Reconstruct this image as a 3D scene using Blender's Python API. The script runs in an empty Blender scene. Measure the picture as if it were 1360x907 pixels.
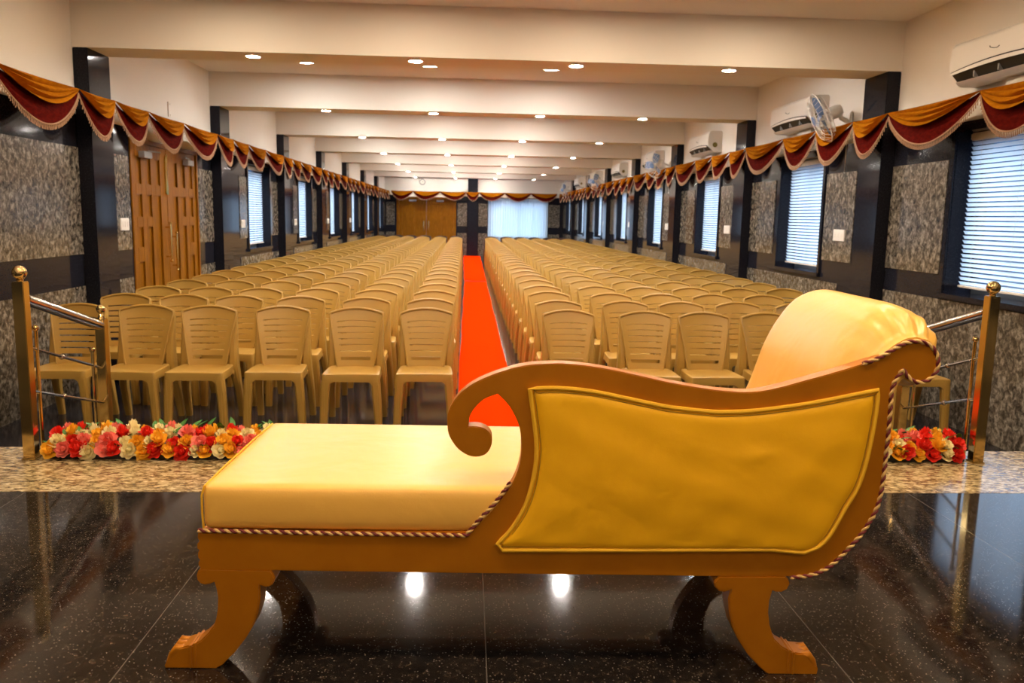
import bpy, bmesh, math, random
from mathutils import Vector, Matrix
random.seed(7)
sc = bpy.context.scene
C = sc.collection
PI = math.pi

# ------------------------------------------------------------------ camera
F_PX, PITCH, YAW, ROLL = 1100.36, .1488, .0548, .0197
fw = Vector((math.sin(YAW)*math.cos(PITCH), math.cos(YAW)*math.cos(PITCH), -math.sin(PITCH)))
rt = Vector((math.cos(YAW), -math.sin(YAW), 0)); up = rt.cross(fw)
rt2 = rt*math.cos(ROLL)+up*math.sin(ROLL); up2 = up*math.cos(ROLL)-rt*math.sin(ROLL)
cd = bpy.data.cameras.new('camera'); cam = bpy.data.objects.new('camera', cd); C.objects.link(cam)
cam.matrix_world = Matrix(((rt2.x,up2.x,-fw.x,0),(rt2.y,up2.y,-fw.y,0),(rt2.z,up2.z,-fw.z,1.5),(0,0,0,1)))
cd.sensor_width = 36; cd.lens = 36*F_PX/1360; cd.clip_start = .05
cd.dof.use_dof = True; cd.dof.focus_distance = 2.6; cd.dof.aperture_fstop = 6.3
sc.camera = cam

# ------------------------------------------------------------------ view + sky
sc.view_settings.view_transform = 'Standard'; sc.view_settings.look = 'None'
sc.view_settings.gamma = 1; sc.view_settings.use_curve_mapping = False
sc.view_settings.exposure = 0
W = bpy.data.worlds.new('sky'); sc.world = W; W.use_nodes = True
n = W.node_tree.nodes; l = W.node_tree.links; n.clear()
wo = n.new('ShaderNodeOutputWorld'); bg = n.new('ShaderNodeBackground'); rp = n.new('ShaderNodeValToRGB')
tc = n.new('ShaderNodeTexCoord'); sx = n.new('ShaderNodeSeparateXYZ'); mr = n.new('ShaderNodeMapRange')
mr.inputs[1].default_value = -.3; mr.inputs[2].default_value = .5
l.new(tc.outputs['Generated'], sx.inputs[0]); l.new(sx.outputs[2], mr.inputs[0]); l.new(mr.outputs[0], rp.inputs[0])
e = rp.color_ramp.elements
e[0].position = .30; e[0].color = (.02,.03,.05,1)
e[1].position = .78; e[1].color = (.62,.81,1,1)
m_ = e.new(.56); m_.color = (.010,.026,.06,1)
m_ = e.new(.66); m_.color = (.50,.70,.95,1)
bg.inputs[1].default_value = 6.6
l.new(rp.outputs[0], bg.inputs[0]); l.new(bg.outputs[0], wo.inputs[0])

L_SOFFIT = 620.0      # radiance of the round soffit lamps
L_PANEL = 255.0       # radiance of the ceiling panel lamps
L_STAGE = 162.0       # radiance of the warm lamps over the stage

# ------------------------------------------------------------------ materials
def mat(name, col, rough=.5, spec=.5, metal=0, coat=0, sheen=0):
    m = bpy.data.materials.new(name); m.use_nodes = True
    b = m.node_tree.nodes['Principled BSDF']
    b.inputs['Base Color'].default_value = (*col, 1); b.inputs['Roughness'].default_value = rough
    b.inputs['Specular IOR Level'].default_value = spec; b.inputs['Metallic'].default_value = metal
    b.inputs['Coat Weight'].default_value = coat; b.inputs['Sheen Weight'].default_value = sheen
    return m
def nodes(m): return m.node_tree.nodes, m.node_tree.links, m.node_tree.nodes['Principled BSDF']
def coords(m, scale=(1,1,1), kind='Object', rot=(0,0,0)):
    n, l, b = nodes(m); t = n.new('ShaderNodeTexCoord'); mp = n.new('ShaderNodeMapping')
    mp.inputs['Scale'].default_value = scale; mp.inputs['Rotation'].default_value = rot
    l.new(t.outputs[kind], mp.inputs[0]); return mp.outputs[0]
def ramp(m, fac, stops):
    n, l, b = nodes(m); r = n.new('ShaderNodeValToRGB'); el = r.color_ramp.elements
    while len(el) < len(stops): el.new(.5)
    for x, (p, c) in zip(el, stops): x.position = p; x.color = (*c, 1)
    l.new(fac, r.inputs[0]); return r.outputs[0]
def noise(m, vec, scale, detail=3, rough=.6, dist=0):
    n, l, b = nodes(m); t = n.new('ShaderNodeTexNoise')
    t.inputs['Scale'].default_value = scale; t.inputs['Detail'].default_value = detail
    t.inputs['Roughness'].default_value = rough; t.inputs['Distortion'].default_value = dist
    l.new(vec, t.inputs['Vector']); return t.outputs[0]
def voro(m, vec, scale, rnd=1):
    n, l, b = nodes(m); t = n.new('ShaderNodeTexVoronoi'); t.inputs['Scale'].default_value = scale
    t.inputs['Randomness'].default_value = rnd; l.new(vec, t.inputs['Vector']); return t
def bump(m, h, strength, dist=.01):
    n, l, b = nodes(m); t = n.new('ShaderNodeBump'); t.inputs['Strength'].default_value = strength
    t.inputs['Distance'].default_value = dist; l.new(h, t.inputs['Height']); l.new(t.outputs[0], b.inputs['Normal'])
def mixc(m, fac, a, bcol):
    n, l, b = nodes(m); t = n.new('ShaderNodeMix'); t.data_type = 'RGBA'
    for s, v in ((0,fac),(6,a),(7,bcol)):
        if isinstance(v, (tuple,)): t.inputs[s].default_value = (*v,1)
        elif isinstance(v, (int,float)): t.inputs[s].default_value = v
        else: l.new(v, t.inputs[s])
    return t.outputs[2]
def math_(m, op, a, bb=None):
    n, l, b = nodes(m); t = n.new('ShaderNodeMath'); t.operation = op
    for i, v in enumerate((a, bb)):
        if v is None: continue
        if isinstance(v, (int,float)): t.inputs[i].default_value = v
        else: l.new(v, t.inputs[i])
    return t.outputs[0]
def setc(m, out): n, l, b = nodes(m); l.new(out, b.inputs['Base Color'])

M = {}
M['cream'] = mat('cream_paint', (.80,.72,.62), .75, .25)
setc(M['cream'], ramp(M['cream'], noise(M['cream'], coords(M['cream']), 3, 4), [(0,(.81,.755,.675)),(1,(.835,.78,.70))]))
M['ceil'] = mat('ceiling_paint', (.83,.79,.73), .8, .2)
M['black'] = mat('black_granite', (.013,.014,.019), .08, .13)
setc(M['black'], ramp(M['black'], noise(M['black'], coords(M['black']), 90, 2, .7), [(.35,(.009,.009,.014)),(.62,(.016,.016,.022)),(.78,(.045,.045,.055))]))
def speckled(name, lo, mid, hi, sc_=(1,1,1), s=1.0, rough=.14, rot=(0,0,0)):
    m = mat(name, mid, rough, .5)
    v = coords(m, sc_, rot=rot)
    a = noise(m, v, 34*s, 2.5, .55, .6); f = noise(m, v, 120*s, 2, .6)
    k = math_(m, 'ADD', math_(m, 'MULTIPLY', a, .78), math_(m, 'MULTIPLY', f, .22))
    dk = tuple(x*.5 for x in lo)
    setc(m, ramp(m, k, [(.34,dk),(.44,lo),(.53,mid),(.66,hi)])); return m
M['granite'] = speckled('speckled_granite', (.066,.054,.040), (.135,.113,.086), (.28,.245,.195), (1,1,.9), .82, .15, (.5,0,0))
M['strip'] = speckled('beige_granite', (.20,.13,.055), (.44,.32,.155), (.72,.57,.33), (.75,1.5,1), 1.3, .16)
m = M['floor'] = mat('black_stage_granite', (.012,.009,.008), .07, .36)
v = coords(m); n_, l_, b_ = nodes(m)
base = ramp(m, noise(m, v, 48, 5, .78, .5), [(.36,(.005,.0042,.004)),(.50,(.015,.011,.009)),(.60,(.034,.024,.017)),(.73,(.085,.058,.037))])
vf = voro(m, v, 150); sp = math_(m, 'LESS_THAN', vf.outputs['Distance'], .22)
sepc = n_.new('ShaderNodeSeparateColor'); l_.new(vf.outputs['Color'], sepc.inputs[0])
sp2 = math_(m, 'MULTIPLY', sp, math_(m, 'GREATER_THAN', sepc.outputs[0], .62))
c1 = mixc(m, sp2, base, (.18,.15,.12))
sxyz = n_.new('ShaderNodeSeparateXYZ'); l_.new(v, sxyz.inputs[0])
jx = math_(m, 'LESS_THAN', math_(m, 'FLOORED_MODULO', math_(m, 'ADD', sxyz.outputs[0], .9785-.216+.0014), .815), .0028)
c2 = mixc(m, jx, c1, (.11,.095,.08)); setc(m, c2)
M['hall'] = mat('hall_floor_granite', (.018,.018,.024), .12, .25)
v = coords(M['hall']); vb = voro(M['hall'], v, 70)
setc(M['hall'], ramp(M['hall'], noise(M['hall'], v, 40, 4, .7), [(.35,(.011,.011,.015)),(.6,(.02,.02,.027)),(.8,(.07,.068,.07))]))
m = M['gold'] = mat('gold_paint', (.42,.14,.005), .40, .3, .30)
setc(m, ramp(m, noise(m, coords(m), 9, 4), [(.3,(.43,.140,.002)),(.7,(.495,.172,.004))]))
bump(m, noise(m, coords(m), 160, 3), .05, .002)
def leather(name, col, sp=.65):
    m = mat(name, col, .36, sp); v = coords(m)
    h = math_(m, 'ADD', noise(m, v, 5, 3, .5, .4), math_(m, 'MULTIPLY', noise(m, v, 260, 2), .03))
    bump(m, h, .22, .03); return m
M['leather'] = leather('yellow_leather', (.88,.48,.085), .5)
M['leather2'] = leather('yellow_leather_panel', (.90,.45,.010), .2)
M['piping'] = mat('yellow_piping', (.86,.46,.025), .5, .2)
M['rope_red'] = mat('maroon_cord', (.16,.012,.012), .6); M['rope_gold'] = mat('gold_cord', (.74,.47,.16), .5)
m = M['chair'] = mat('tan_plastic', (.445,.258,.050), .38, .5)
M['chair_dark'] = mat('dark_brown_plastic', (.045,.018,.012), .45, .4)
m = M['carpet'] = mat('red_carpet', (.86,.032,.001), 1, .0)
bump(m, noise(m, coords(m), 400, 2), .3, .004)
M['brass'] = mat('polished_brass', (.74,.55,.24), .12, .5, 1)
M['steel'] = mat('polished_steel', (.66,.58,.46), .14, .5, 1)
def cloth(name, a, b2):
    m = mat(name, a, .9, .03)
    setc(m, ramp(m, noise(m, coords(m, (1,4,9)), 5, 3), [(.3,a),(.7,b2)])); return m
M['mustard'] = cloth('mustard_satin', (.33,.105,.002), (.45,.16,.004))
M['maroon'] = cloth('maroon_velvet', (.052,.0022,.001), (.10,.005,.002))
M['fringe'] = mat('pale_fringe', (.42,.25,.15), .9, .1)
m = M['wood'] = mat('varnished_teak', (.30,.115,.022), .38, .12)
v = coords(m, (14,14,1.2)); setc(m, ramp(m, noise(m, v, 3, 5, .65, 1.2), [(.3,(.16,.052,.001)),(.55,(.25,.090,.003)),(.75,(.32,.125,.006))]))
M['white'] = mat('white_plastic', (.78,.74,.68), .35); M['grey'] = mat('grey_plastic', (.30,.29,.28), .4)
M['darkgap'] = mat('dark_slot', (.012,.011,.010), .6)
M['mark'] = mat('grey_mark', (.16,.15,.14), .4)
M['blue'] = mat('blue_fan_blade', (.13,.22,.42), .35)
M['clockface'] = mat('clock_face', (.75,.72,.62), .4)
M['thread'] = mat('dark_gold_thread', (.40,.20,.02), .7, .1)
M['badge'] = mat('dark_yellow_badge', (.20,.15,.02), .5)
M['alu'] = mat('window_aluminium', (.06,.07,.085), .4, .5)
def lamp(name, col, s):
    m = mat(name, (.9,.9,.9)); n, l, b = nodes(m)
    b.inputs['Emission Color'].default_value = (*col,1); b.inputs['Emission Strength'].default_value = s; return m
M['lamp_s'] = lamp('soffit_lamp', (1,.95,.88), L_SOFFIT); M['lamp_p'] = lamp('panel_lamp', (1,.95,.88), L_PANEL)
M['lamp_w'] = [lamp('stage_lamp', (1,.80,.57), L_STAGE*w_) for w_ in (.72,1.2,1.15)]
def translucent(name, col, fac):
    m = bpy.data.materials.new(name); m.use_nodes = True; n = m.node_tree.nodes; l = m.node_tree.links; n.clear()
    o = n.new('ShaderNodeOutputMaterial'); d = n.new('ShaderNodeBsdfDiffuse'); t = n.new('ShaderNodeBsdfTranslucent'); x = n.new('ShaderNodeMixShader')
    d.inputs[0].default_value = (*col,1); t.inputs[0].default_value = (*col,1); x.inputs[0].default_value = fac
    l.new(d.outputs[0], x.inputs[1]); l.new(t.outputs[0], x.inputs[2]); l.new(x.outputs[0], o.inputs[0]); return m
M['slat'] = translucent('blind_slat', (.86,.91,.96), .66)
M['curtain'] = translucent('sheer_curtain', (.74,.84,.93), .6)
def glassmat():
    m = bpy.data.materials.new('window_glass'); m.use_nodes = True; n = m.node_tree.nodes; l = m.node_tree.links; n.clear()
    o = n.new('ShaderNodeOutputMaterial'); d = n.new('ShaderNodeBsdfTransparent'); t = n.new('ShaderNodeBsdfGlossy'); x = n.new('ShaderNodeMixShader')
    d.inputs[0].default_value = (.92,.96,1,1); t.inputs['Roughness'].default_value = .02; x.inputs[0].default_value = .08
    l.new(d.outputs[0], x.inputs[1]); l.new(t.outputs[0], x.inputs[2]); l.new(x.outputs[0], o.inputs[0]); return m
M['glass'] = glassmat()
M['petal_red'] = mat('red_petal', (.78,.026,.008), .6); M['petal_yellow'] = mat('yellow_petal', (.90,.46,.02), .6)
M['petal_cream'] = mat('cream_petal', (.90,.78,.42), .6); M['petal_pink'] = mat('coral_petal', (.88,.22,.16), .6)
M['leaf'] = mat('green_leaf', (.05,.19,.02), .5); M['tray'] = mat('dark_tray', (.02,.015,.012), .5)

# ------------------------------------------------------------------ helpers
def link(name, me, m, parent=None, loc=(0,0,0)):
    for x in (m if isinstance(m, (list,tuple)) else [m]): me.materials.append(x)
    o = bpy.data.objects.new(name, me); C.objects.link(o); o.location = loc
    if parent: o.parent = parent
    return o
def mesh(name, verts, faces, smooth=None, mi=None):
    me = bpy.data.meshes.new(name); me.from_pydata([tuple(v) for v in verts], [], faces); me.update()
    if mi:
        for p, i in zip(me.polygons, mi): p.material_index = i
    if smooth:
        me.shade_smooth(); me.set_sharp_from_angle(angle=math.radians(smooth))
    return me
class MB:
    """collects simple shapes into one mesh"""
    def __init__(s): s.v = []; s.f = []; s.mi = []
    def add(s, vs, fs, mi=0):
        k = len(s.v); s.v += [tuple(v) for v in vs]; s.f += [[i+k for i in f] for f in fs]; s.mi += [mi]*len(fs)
    def box(s, x0, x1, y0, y1, z0, z1, mi=0):
        s.add([(x0,y0,z0),(x1,y0,z0),(x1,y1,z0),(x0,y1,z0),(x0,y0,z1),(x1,y0,z1),(x1,y1,z1),(x0,y1,z1)],
              [(0,3,2,1),(4,5,6,7),(0,1,5,4),(1,2,6,5),(2,3,7,6),(3,0,4,7)], mi)
    def tube(s, pts, r, seg=10, mi=0, cap=True, closed=False):
        pts = [Vector(p) for p in pts]; N = len(pts); rr = r if isinstance(r, (list,tuple)) else [r]*N
        k = len(s.v); prev = None
        for i, p in enumerate(pts):
            if closed: t = pts[(i+1) % N]-pts[i-1]
            else: t = pts[min(i+1,N-1)]-pts[max(i-1,0)]
            t.normalize()
            if prev is None:
                a = Vector((0,0,1)) if abs(t.z) < .9 else Vector((1,0,0)); u = t.cross(a).normalized()
            else: u = (prev-t*prev.dot(t)).normalized()
            prev = u; w = t.cross(u)
            for j in range(seg):
                q = 2*PI*j/seg; s.v.append(tuple(p+(u*math.cos(q)+w*math.sin(q))*rr[i]))
        for i in range(N if closed else N-1):
            i2 = (i+1) % N
            for j in range(seg):
                j2 = (j+1) % seg; s.f.append([k+i*seg+j, k+i*seg+j2, k+i2*seg+j2, k+i2*seg+j]); s.mi.append(mi)
        if cap and not closed:
            s.f.append([k+j for j in range(seg)][::-1]); s.mi.append(mi)
            s.f.append([k+(N-1)*seg+j for j in range(seg)]); s.mi.append(mi)
    def lathe(s, prof, c, axis=(0,0,1), seg=16, mi=0):
        ax = Vector(axis).normalized(); a = Vector((1,0,0)) if abs(ax.x) < .9 else Vector((0,1,0))
        u = ax.cross(a).normalized(); w = ax.cross(u); c = Vector(c); k = len(s.v)
        for r, h in prof:
            for j in range(seg):
                q = 2*PI*j/seg; s.v.append(tuple(c+ax*h+(u*math.cos(q)+w*math.sin(q))*r))
        for i in range(len(prof)-1):
            for j in range(seg):
                j2 = (j+1) % seg; s.f.append([k+i*seg+j, k+i*seg+j2, k+(i+1)*seg+j2, k+(i+1)*seg+j]); s.mi.append(mi)
        for i, flip in ((0,1),(len(prof)-1,0)):
            if prof[i][0] > 1e-5:
                f = [k+i*seg+j for j in range(seg)]; s.f.append(f[::-1] if flip else f); s.mi.append(mi)
    def ball(s, c, r, seg=16, sz=(1,1,1), mi=0):
        k = len(s.v); R_ = seg//2
        for i in range(R_+1):
            th = PI*i/R_
            for j in range(seg):
                q = 2*PI*j/seg
                s.v.append((c[0]+r*sz[0]*math.sin(th)*math.cos(q), c[1]+r*sz[1]*math.sin(th)*math.sin(q), c[2]+r*sz[2]*math.cos(th)))
        for i in range(R_):
            for j in range(seg):
                j2 = (j+1) % seg; s.f.append([k+i*seg+j, k+(i+1)*seg+j, k+(i+1)*seg+j2, k+i*seg+j2]); s.mi.append(mi)
    def grid(s, P, mi=0, closed_u=False):
        k = len(s.v); R_ = len(P); Q = len(P[0])
        for row in P: s.v += [tuple(p) for p in row]
        for i in range(R_-1):
            for j in range(Q if closed_u else Q-1):
                j2 = (j+1) % Q; s.f.append([k+i*Q+j, k+i*Q+j2, k+(i+1)*Q+j2, k+(i+1)*Q+j]); s.mi.append(mi)
    def build(s, name, m, parent=None, loc=(0,0,0), smooth=35, fix=True, bev=0, seg=2):
        me = mesh(name, s.v, s.f, None, s.mi)
        bm = bmesh.new(); bm.from_mesh(me)
        if fix: bmesh.ops.remove_doubles(bm, verts=bm.verts, dist=1e-5); bmesh.ops.recalc_face_normals(bm, faces=bm.faces)
        if bev:
            es = [e for e in bm.edges if len(e.link_faces) == 2 and e.calc_face_angle(0) > math.radians(40)]
            bmesh.ops.bevel(bm, geom=es, offset=bev, segments=seg, affect='EDGES', clamp_overlap=True)
        bm.to_mesh(me); bm.free(); me.update()
        if smooth: me.shade_smooth(); me.set_sharp_from_angle(angle=math.radians(smooth))
        return link(name, me, m, parent, loc)
def prism(outline, y0, y1, bev=0):
    """front outline (x,z) pushed from y0 to y1, edges eased"""
    bm = bmesh.new(); vs = [bm.verts.new((x,y0,z)) for x, z in outline]; f = bm.faces.new(vs)
    r = bmesh.ops.extrude_face_region(bm, geom=[f]); ev = [g for g in r['geom'] if isinstance(g, bmesh.types.BMVert)]
    bmesh.ops.translate(bm, verts=ev, vec=(0,y1-y0,0))
    if bev:
        es = [e for e in bm.edges if any(len(q.verts) > 4 for q in e.link_faces)]
        bmesh.ops.bevel(bm, geom=es, offset=bev, segments=2, affect='EDGES', clamp_overlap=True)
    bmesh.ops.triangulate(bm, faces=[q for q in bm.faces if len(q.verts) > 4], ngon_method='EAR_CLIP')
    bmesh.ops.recalc_face_normals(bm, faces=bm.faces)
    me = bpy.data.meshes.new('prism'); bm.to_mesh(me); bm.free(); me.shade_smooth(); me.set_sharp_from_angle(angle=math.radians(40))
    for p in me.polygons: p.use_smooth = abs(p.normal.y) < .999
    return me
def crom(p, sub=4):
    out = []; N = len(p)
    for i in range(N-1):
        a, b, c, d = (Vector(p[max(i-1,0)]), Vector(p[i]), Vector(p[i+1]), Vector(p[min(i+2,N-1)]))
        for j in range(sub):
            t = j/sub
            out.append(tuple(.5*((2*b)+(c-a)*t+(2*a-5*b+4*c-d)*t*t+(3*b-a-3*c+d)*t**3)))
    out.append(tuple(p[-1])); return out
def empty(name, loc, label, cat, group=None, rz=0):
    o = bpy.data.objects.new(name, None); C.objects.link(o); o.location = loc; o.rotation_euler = (0,0,rz)
    o.empty_display_size = .1; return tag(o, label, cat, group)
def tag(o, label, cat, group=None, kind=None):
    o['label'] = label; o['category'] = cat
    if group: o['group'] = group
    if kind: o['kind'] = kind
    return o
def struct(o): o['kind'] = 'structure'; return o
def copy_tree(o, parent=None):
    c = o.copy(); C.objects.link(c)
    if parent: c.parent = parent
    for ch in o.children: copy_tree(ch, c)
    return c
ORD = ['nearest','second','third','fourth','fifth','sixth','seventh','eighth','ninth','tenth','eleventh','twelfth','thirteenth','fourteenth',
       'fifteenth','sixteenth','seventeenth','eighteenth','nineteenth','twentieth','twenty-first','twenty-second','twenty-third','twenty-fourth','twenty-fifth']
INNER = [(0.0139,0.3259),(0.0364,0.3533),(0.0621,0.3826),(0.0843,0.4118),(0.1018,0.4389),(0.1125,0.466),(0.1184,0.4927),(0.1197,0.5129),(0.1194,0.528),(0.1176,0.5499),(0.1131,0.5691),(0.1046,0.5882),(0.0938,0.6074),(0.0801,0.6233),(0.0667,0.6361)]
SCR_IN = [(0.0533,0.6311),(0.0401,0.6253),(0.0268,0.6145),(0.0152,0.6006),(0.0073,0.5854),(0.0056,0.5729),(0.0049,0.5633)]
CURL = [(0.017,0.5641),(0.0302,0.5628),(0.0438,0.5569),(0.0533,0.5462),(0.0563,0.5324),(0.0525,0.5158),(0.042,0.5022),(0.0232,0.4964),(0.0043,0.4998),(-0.0146,0.5119),(-0.0281,0.5283),(-0.0376,0.5475),(-0.0404,0.5696),(-0.0395,0.5914),(-0.0289,0.6161),(-0.0104,0.6386),(0.0157,0.6587),(0.05,0.6755),(0.0895,0.6898),(0.129,0.6997),(0.1687,0.7032),(0.2049,0.7042),(0.2492,0.7012),(0.2991,0.6943),(0.3659,0.6813),(0.4333,0.6671),(0.5166,0.6542),(0.5655,0.6495),(0.6135,0.6486),(0.6641,0.6577),(0.7294,0.6768),(0.7954,0.6968),(0.8468,0.714)]
END = [(0.8736,0.7234),(0.9022,0.7403),(0.9214,0.7526),(0.9401,0.7614),(0.9636,0.7634),(0.9843,0.7571),(0.9985,0.7439),(1.0069,0.724),(1.0057,0.7036),(0.9943,0.6861),(0.975,0.6776),(0.9572,0.6814),(0.9448,0.6919),(0.9355,0.7048)]
RIGHT = [(0.9295,0.699),(0.9178,0.6782),(0.9127,0.6584),(0.9126,0.6219),(0.9129,0.5907),(0.9132,0.5559),(0.9123,0.5213),(0.9114,0.4755),(0.9087,0.4293),(0.9005,0.3884),(0.8835,0.3519),(0.8658,0.3231),(0.8429,0.2948),(0.8197,0.2682),(0.7959,0.2492),(0.7642,0.2367),(0.7247,0.2317)]
BOTTOM = [(0.7129,0.2323),(0.5649,0.2305),(0.1385,0.2308),(-0.4178,0.2319)]
LEFT = [(-0.5756,0.2308),(-0.5788,0.2351),(-0.5822,0.2403),(-0.5825,0.2455),(-0.5819,0.2498),(-0.5797,0.2542),(-0.5828,0.2594),(-0.5834,0.2663),(-0.5824,0.2715),(-0.5798,0.2768),(-0.5836,0.2802),(-0.5842,0.2871),(-0.5832,0.2922),(-0.5788,0.2975),(-0.5813,0.3017),(-0.5822,0.3078),(-0.5816,0.3129),(-0.5807,0.3172)]
LEGL = [(-0.426,0.2335),(-0.4197,0.2248),(-0.4158,0.2144),(-0.4219,0.2003),(-0.4303,0.1949),(-0.4372,0.1943),(-0.4491,0.1974),(-0.45,0.1666),(-0.4549,0.1364),(-0.4656,0.1044),(-0.4848,0.072),(-0.5091,0.0394),(-0.5384,0.0085),(-0.5545,-0.0008),(-0.6645,-0.0),(-0.6664,0.0054),(-0.6581,0.0217),(-0.6442,0.038),(-0.6338,0.0471),(-0.6161,0.053),(-0.6027,0.0555),(-0.5831,0.0673),(-0.5676,0.0836),(-0.5538,0.1016),(-0.5482,0.1177),(-0.5442,0.139),(-0.5425,0.1672),(-0.545,0.1883),(-0.5495,0.204),(-0.5586,0.1996),(-0.5703,0.1976),(-0.58,0.2002),(-0.5862,0.2088),(-0.5875,0.2193),(-0.5839,0.2298),(-0.5788,0.2351)]
LEGR = [(0.5649,0.2316),(0.5548,0.2173),(0.5571,0.2056),(0.5669,0.1962),(0.5778,0.1938),(0.5915,0.1979),(0.5882,0.1783),(0.5921,0.1487),(0.6014,0.1125),(0.6175,0.0794),(0.6415,0.0446),(0.6685,0.0162),(0.6887,-0.0018),(0.8009,-0.0021),(0.8024,0.0125),(0.7993,0.0192),(0.7876,0.0293),(0.782,0.0393),(0.7717,0.0492),(0.7519,0.0508),(0.7353,0.0556),(0.7156,0.067),(0.6988,0.0835),(0.6932,0.0952),(0.6855,0.1167),(0.6805,0.1463),(0.6809,0.1726),(0.6863,0.1991),(0.6943,0.1959),(0.7069,0.1954),(0.7187,0.2021),(0.724,0.2158),(0.7202,0.2255),(0.7128,0.2334)]
PANEL = [(0.1353,0.6498),(0.1927,0.6524),(0.2678,0.6463),(0.3508,0.6304),(0.4358,0.6144),(0.5192,0.6066),(0.5534,0.6055),(0.6281,0.6108),(0.7282,0.6261),(0.8101,0.6435),(0.8808,0.6592),(0.8808,0.6131),(0.8713,0.518),(0.8563,0.4477),(0.8306,0.3943),(0.8011,0.3315),(0.7773,0.3045),(0.7473,0.2919),(0.6742,0.298),(0.3646,0.2927),(0.0833,0.2892),(0.0728,0.3042),(0.1037,0.3402),(0.1322,0.3937),(0.1477,0.4552),(0.1529,0.516),(0.1465,0.5761)]

# ------------------------------------------------------------------ room shell
FL = .05; ST = .49; HB = 2.746; HC = 3.14; XL = -3.1; XR = 3.544; YE = 31.2; YB = -3.5
PER = 3.4755; Y0 = 6.887; CW = .41
YK = lambda k: Y0+PER*k
TOPB = 2.24
o = MB(); o.box(XL-.3, XR+.3, 3.54, YE+.3, FL-.15, FL); struct(o.build('floor', M['hall'], smooth=0))
o = MB(); o.box(XL, XR, YB, 2.952, FL, ST); struct(o.build('stage_floor', M['floor'], smooth=0))
o = MB(); o.box(XL, XR, 2.952, 3.54, FL, ST); struct(o.build('stage_edge', M['strip'], smooth=0, bev=.006))
for i, (ya, yb, z) in enumerate(((3.541,3.84,.345),(3.841,4.14,.20))):
    o = MB(); o.box(-1.66, 2.12, ya, yb, FL, z); struct(o.build('stair_step', M['hall'], smooth=0, bev=.004))
o = MB(); o.box(XL-.3, XR+.3, YB, YE+.3, HC, HC+.1); struct(o.build('ceiling', M['ceil'], smooth=0))

DOOR_L = (7.90, 9.80, FL, 2.16)
WL = [(YK(k)+1.62, YK(k)+2.88, .98, 2.17) for k in range(1,7)]
WR = [(YK(k)+1.36, YK(k)+(2.58 if k < 0 else 2.50), 1.0, 2.17) for k in range(-1,7)]
TH = .26
def side_wall(name, xw, s, ops, lintel=None):
    x0, x1 = sorted((xw, xw+s*TH)); b = MB()
    y = YB
    for (a, c, z0, z1) in ops:
        b.box(x0, x1, y, a, FL-.1, TOPB, 1)
        if z0 > FL+.01: b.box(x0, x1, a, c, FL-.1, z0, 1)
        if z1 < TOPB: b.box(x0, x1, a, c, z1, TOPB, 0 if z0 < .2 else 1)
        y = c
    b.box(x0, x1, y, YE+.3, FL-.1, TOPB, 1); b.box(x0, x1, YB, YE+.3, TOPB, HC, 0)
    return struct(b.build(name, [M['cream'], M['black']], smooth=0, fix=False))
wall_l = side_wall('wall_left', XL, -1, [DOOR_L]+WL)
wall_r = side_wall('wall_right', XR, 1, WR)
b = MB(); b.box(XL-.3, XR+.3, YB-.2, YB, FL, HC); struct(b.build('wall_back', M['cream'], smooth=0))
# far end wall with its door and window
DE = (-2.66,-.46,FL,2.18); WE = (.75,2.92,.80,2.20)
b = MB(); x = XL-.05
for (a, c, z0, z1) in (DE, WE):
    b.box(x, a, YE, YE+TH, FL-.1, TOPB, 1)
    if z0 > .2: b.box(a, c, YE, YE+TH, FL-.1, z0, 1)
    b.box(a, c, YE, YE+TH, z1, TOPB, 0); x = c
b.box(x, XR+.05, YE, YE+TH, FL-.1, TOPB, 1); b.box(XL-.05, XR+.05, YE, YE+TH, TOPB, HC, 0)
wall_f = struct(b.build('wall_far', [M['cream'], M['black']], smooth=0, fix=False))
# beams and columns
for k in range(-2, 7):
    b = MB(); b.box(XL, XR, YK(k), YK(k)+CW, HB, HC); struct(b.build('ceiling_beam', M['cream'], smooth=0))
for k in range(-1, 7):
    zb = FL if k >= 0 else ST
    b = MB(); b.box(XL, -2.985, YK(k)+.003, YK(k)+CW-.003, zb, HB); struct(b.build('column', M['black'], smooth=0, bev=.006))
    b = MB(); b.box(3.43, XR, YK(k)+.003, YK(k)+CW-.003, zb, HB); struct(b.build('column', M['black'], smooth=0, bev=.006))
b = MB(); b.box(-.03, .34, YE-.14, YE, FL, 2.95); struct(b.build('column', M['black'], smooth=0, bev=.006))
b = MB(); b.box(XL, XR, YE-.30, YE, 2.95, HC); struct(b.build('ceiling_beam', M['cream'], smooth=0))
# speckled panels let into the black granite
def panel(par, xw, s, y0, y1, z0, z1):
    b = MB(); a, c = sorted((xw+.002*s, xw-s*.008)); b.box(a, c, y0, y1, z0, z1)
    b.build('granite_panel', M['granite'], par, smooth=0)
P_LO, P_MID, P_TOP = .885, 1.14, 1.98
panel(wall_l, XL, -1, 4.2, 6.88, P_MID, P_TOP); panel(wall_l, XL, -1, 3.62, 6.88, FL, P_LO)
for a, c in ((7.52,7.86),(9.82,YK(1)-.01)):
    panel(wall_l, XL, -1, a, c, P_MID, P_TOP); panel(wall_l, XL, -1, a, c, FL, P_LO)
for k in range(1,7):
    y = YK(k)
    panel(wall_l, XL, -1, y+1.18, y+1.56, P_MID, P_TOP); panel(wall_l, XL, -1, y+2.94, y+3.44, P_MID, P_TOP)
    panel(wall_l, XL, -1, y+1.18, y+3.44, FL, P_LO)
for w_, x_, s_ in ((wall_l, XL, -1), (wall_r, XR, 1)):
    panel(w_, x_, s_, YK(-2)+.65, YK(-1)-.02, P_MID, P_TOP); panel(w_, x_, s_, YK(-2)+.65, YK(-1)-.02, ST, P_LO)
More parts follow.
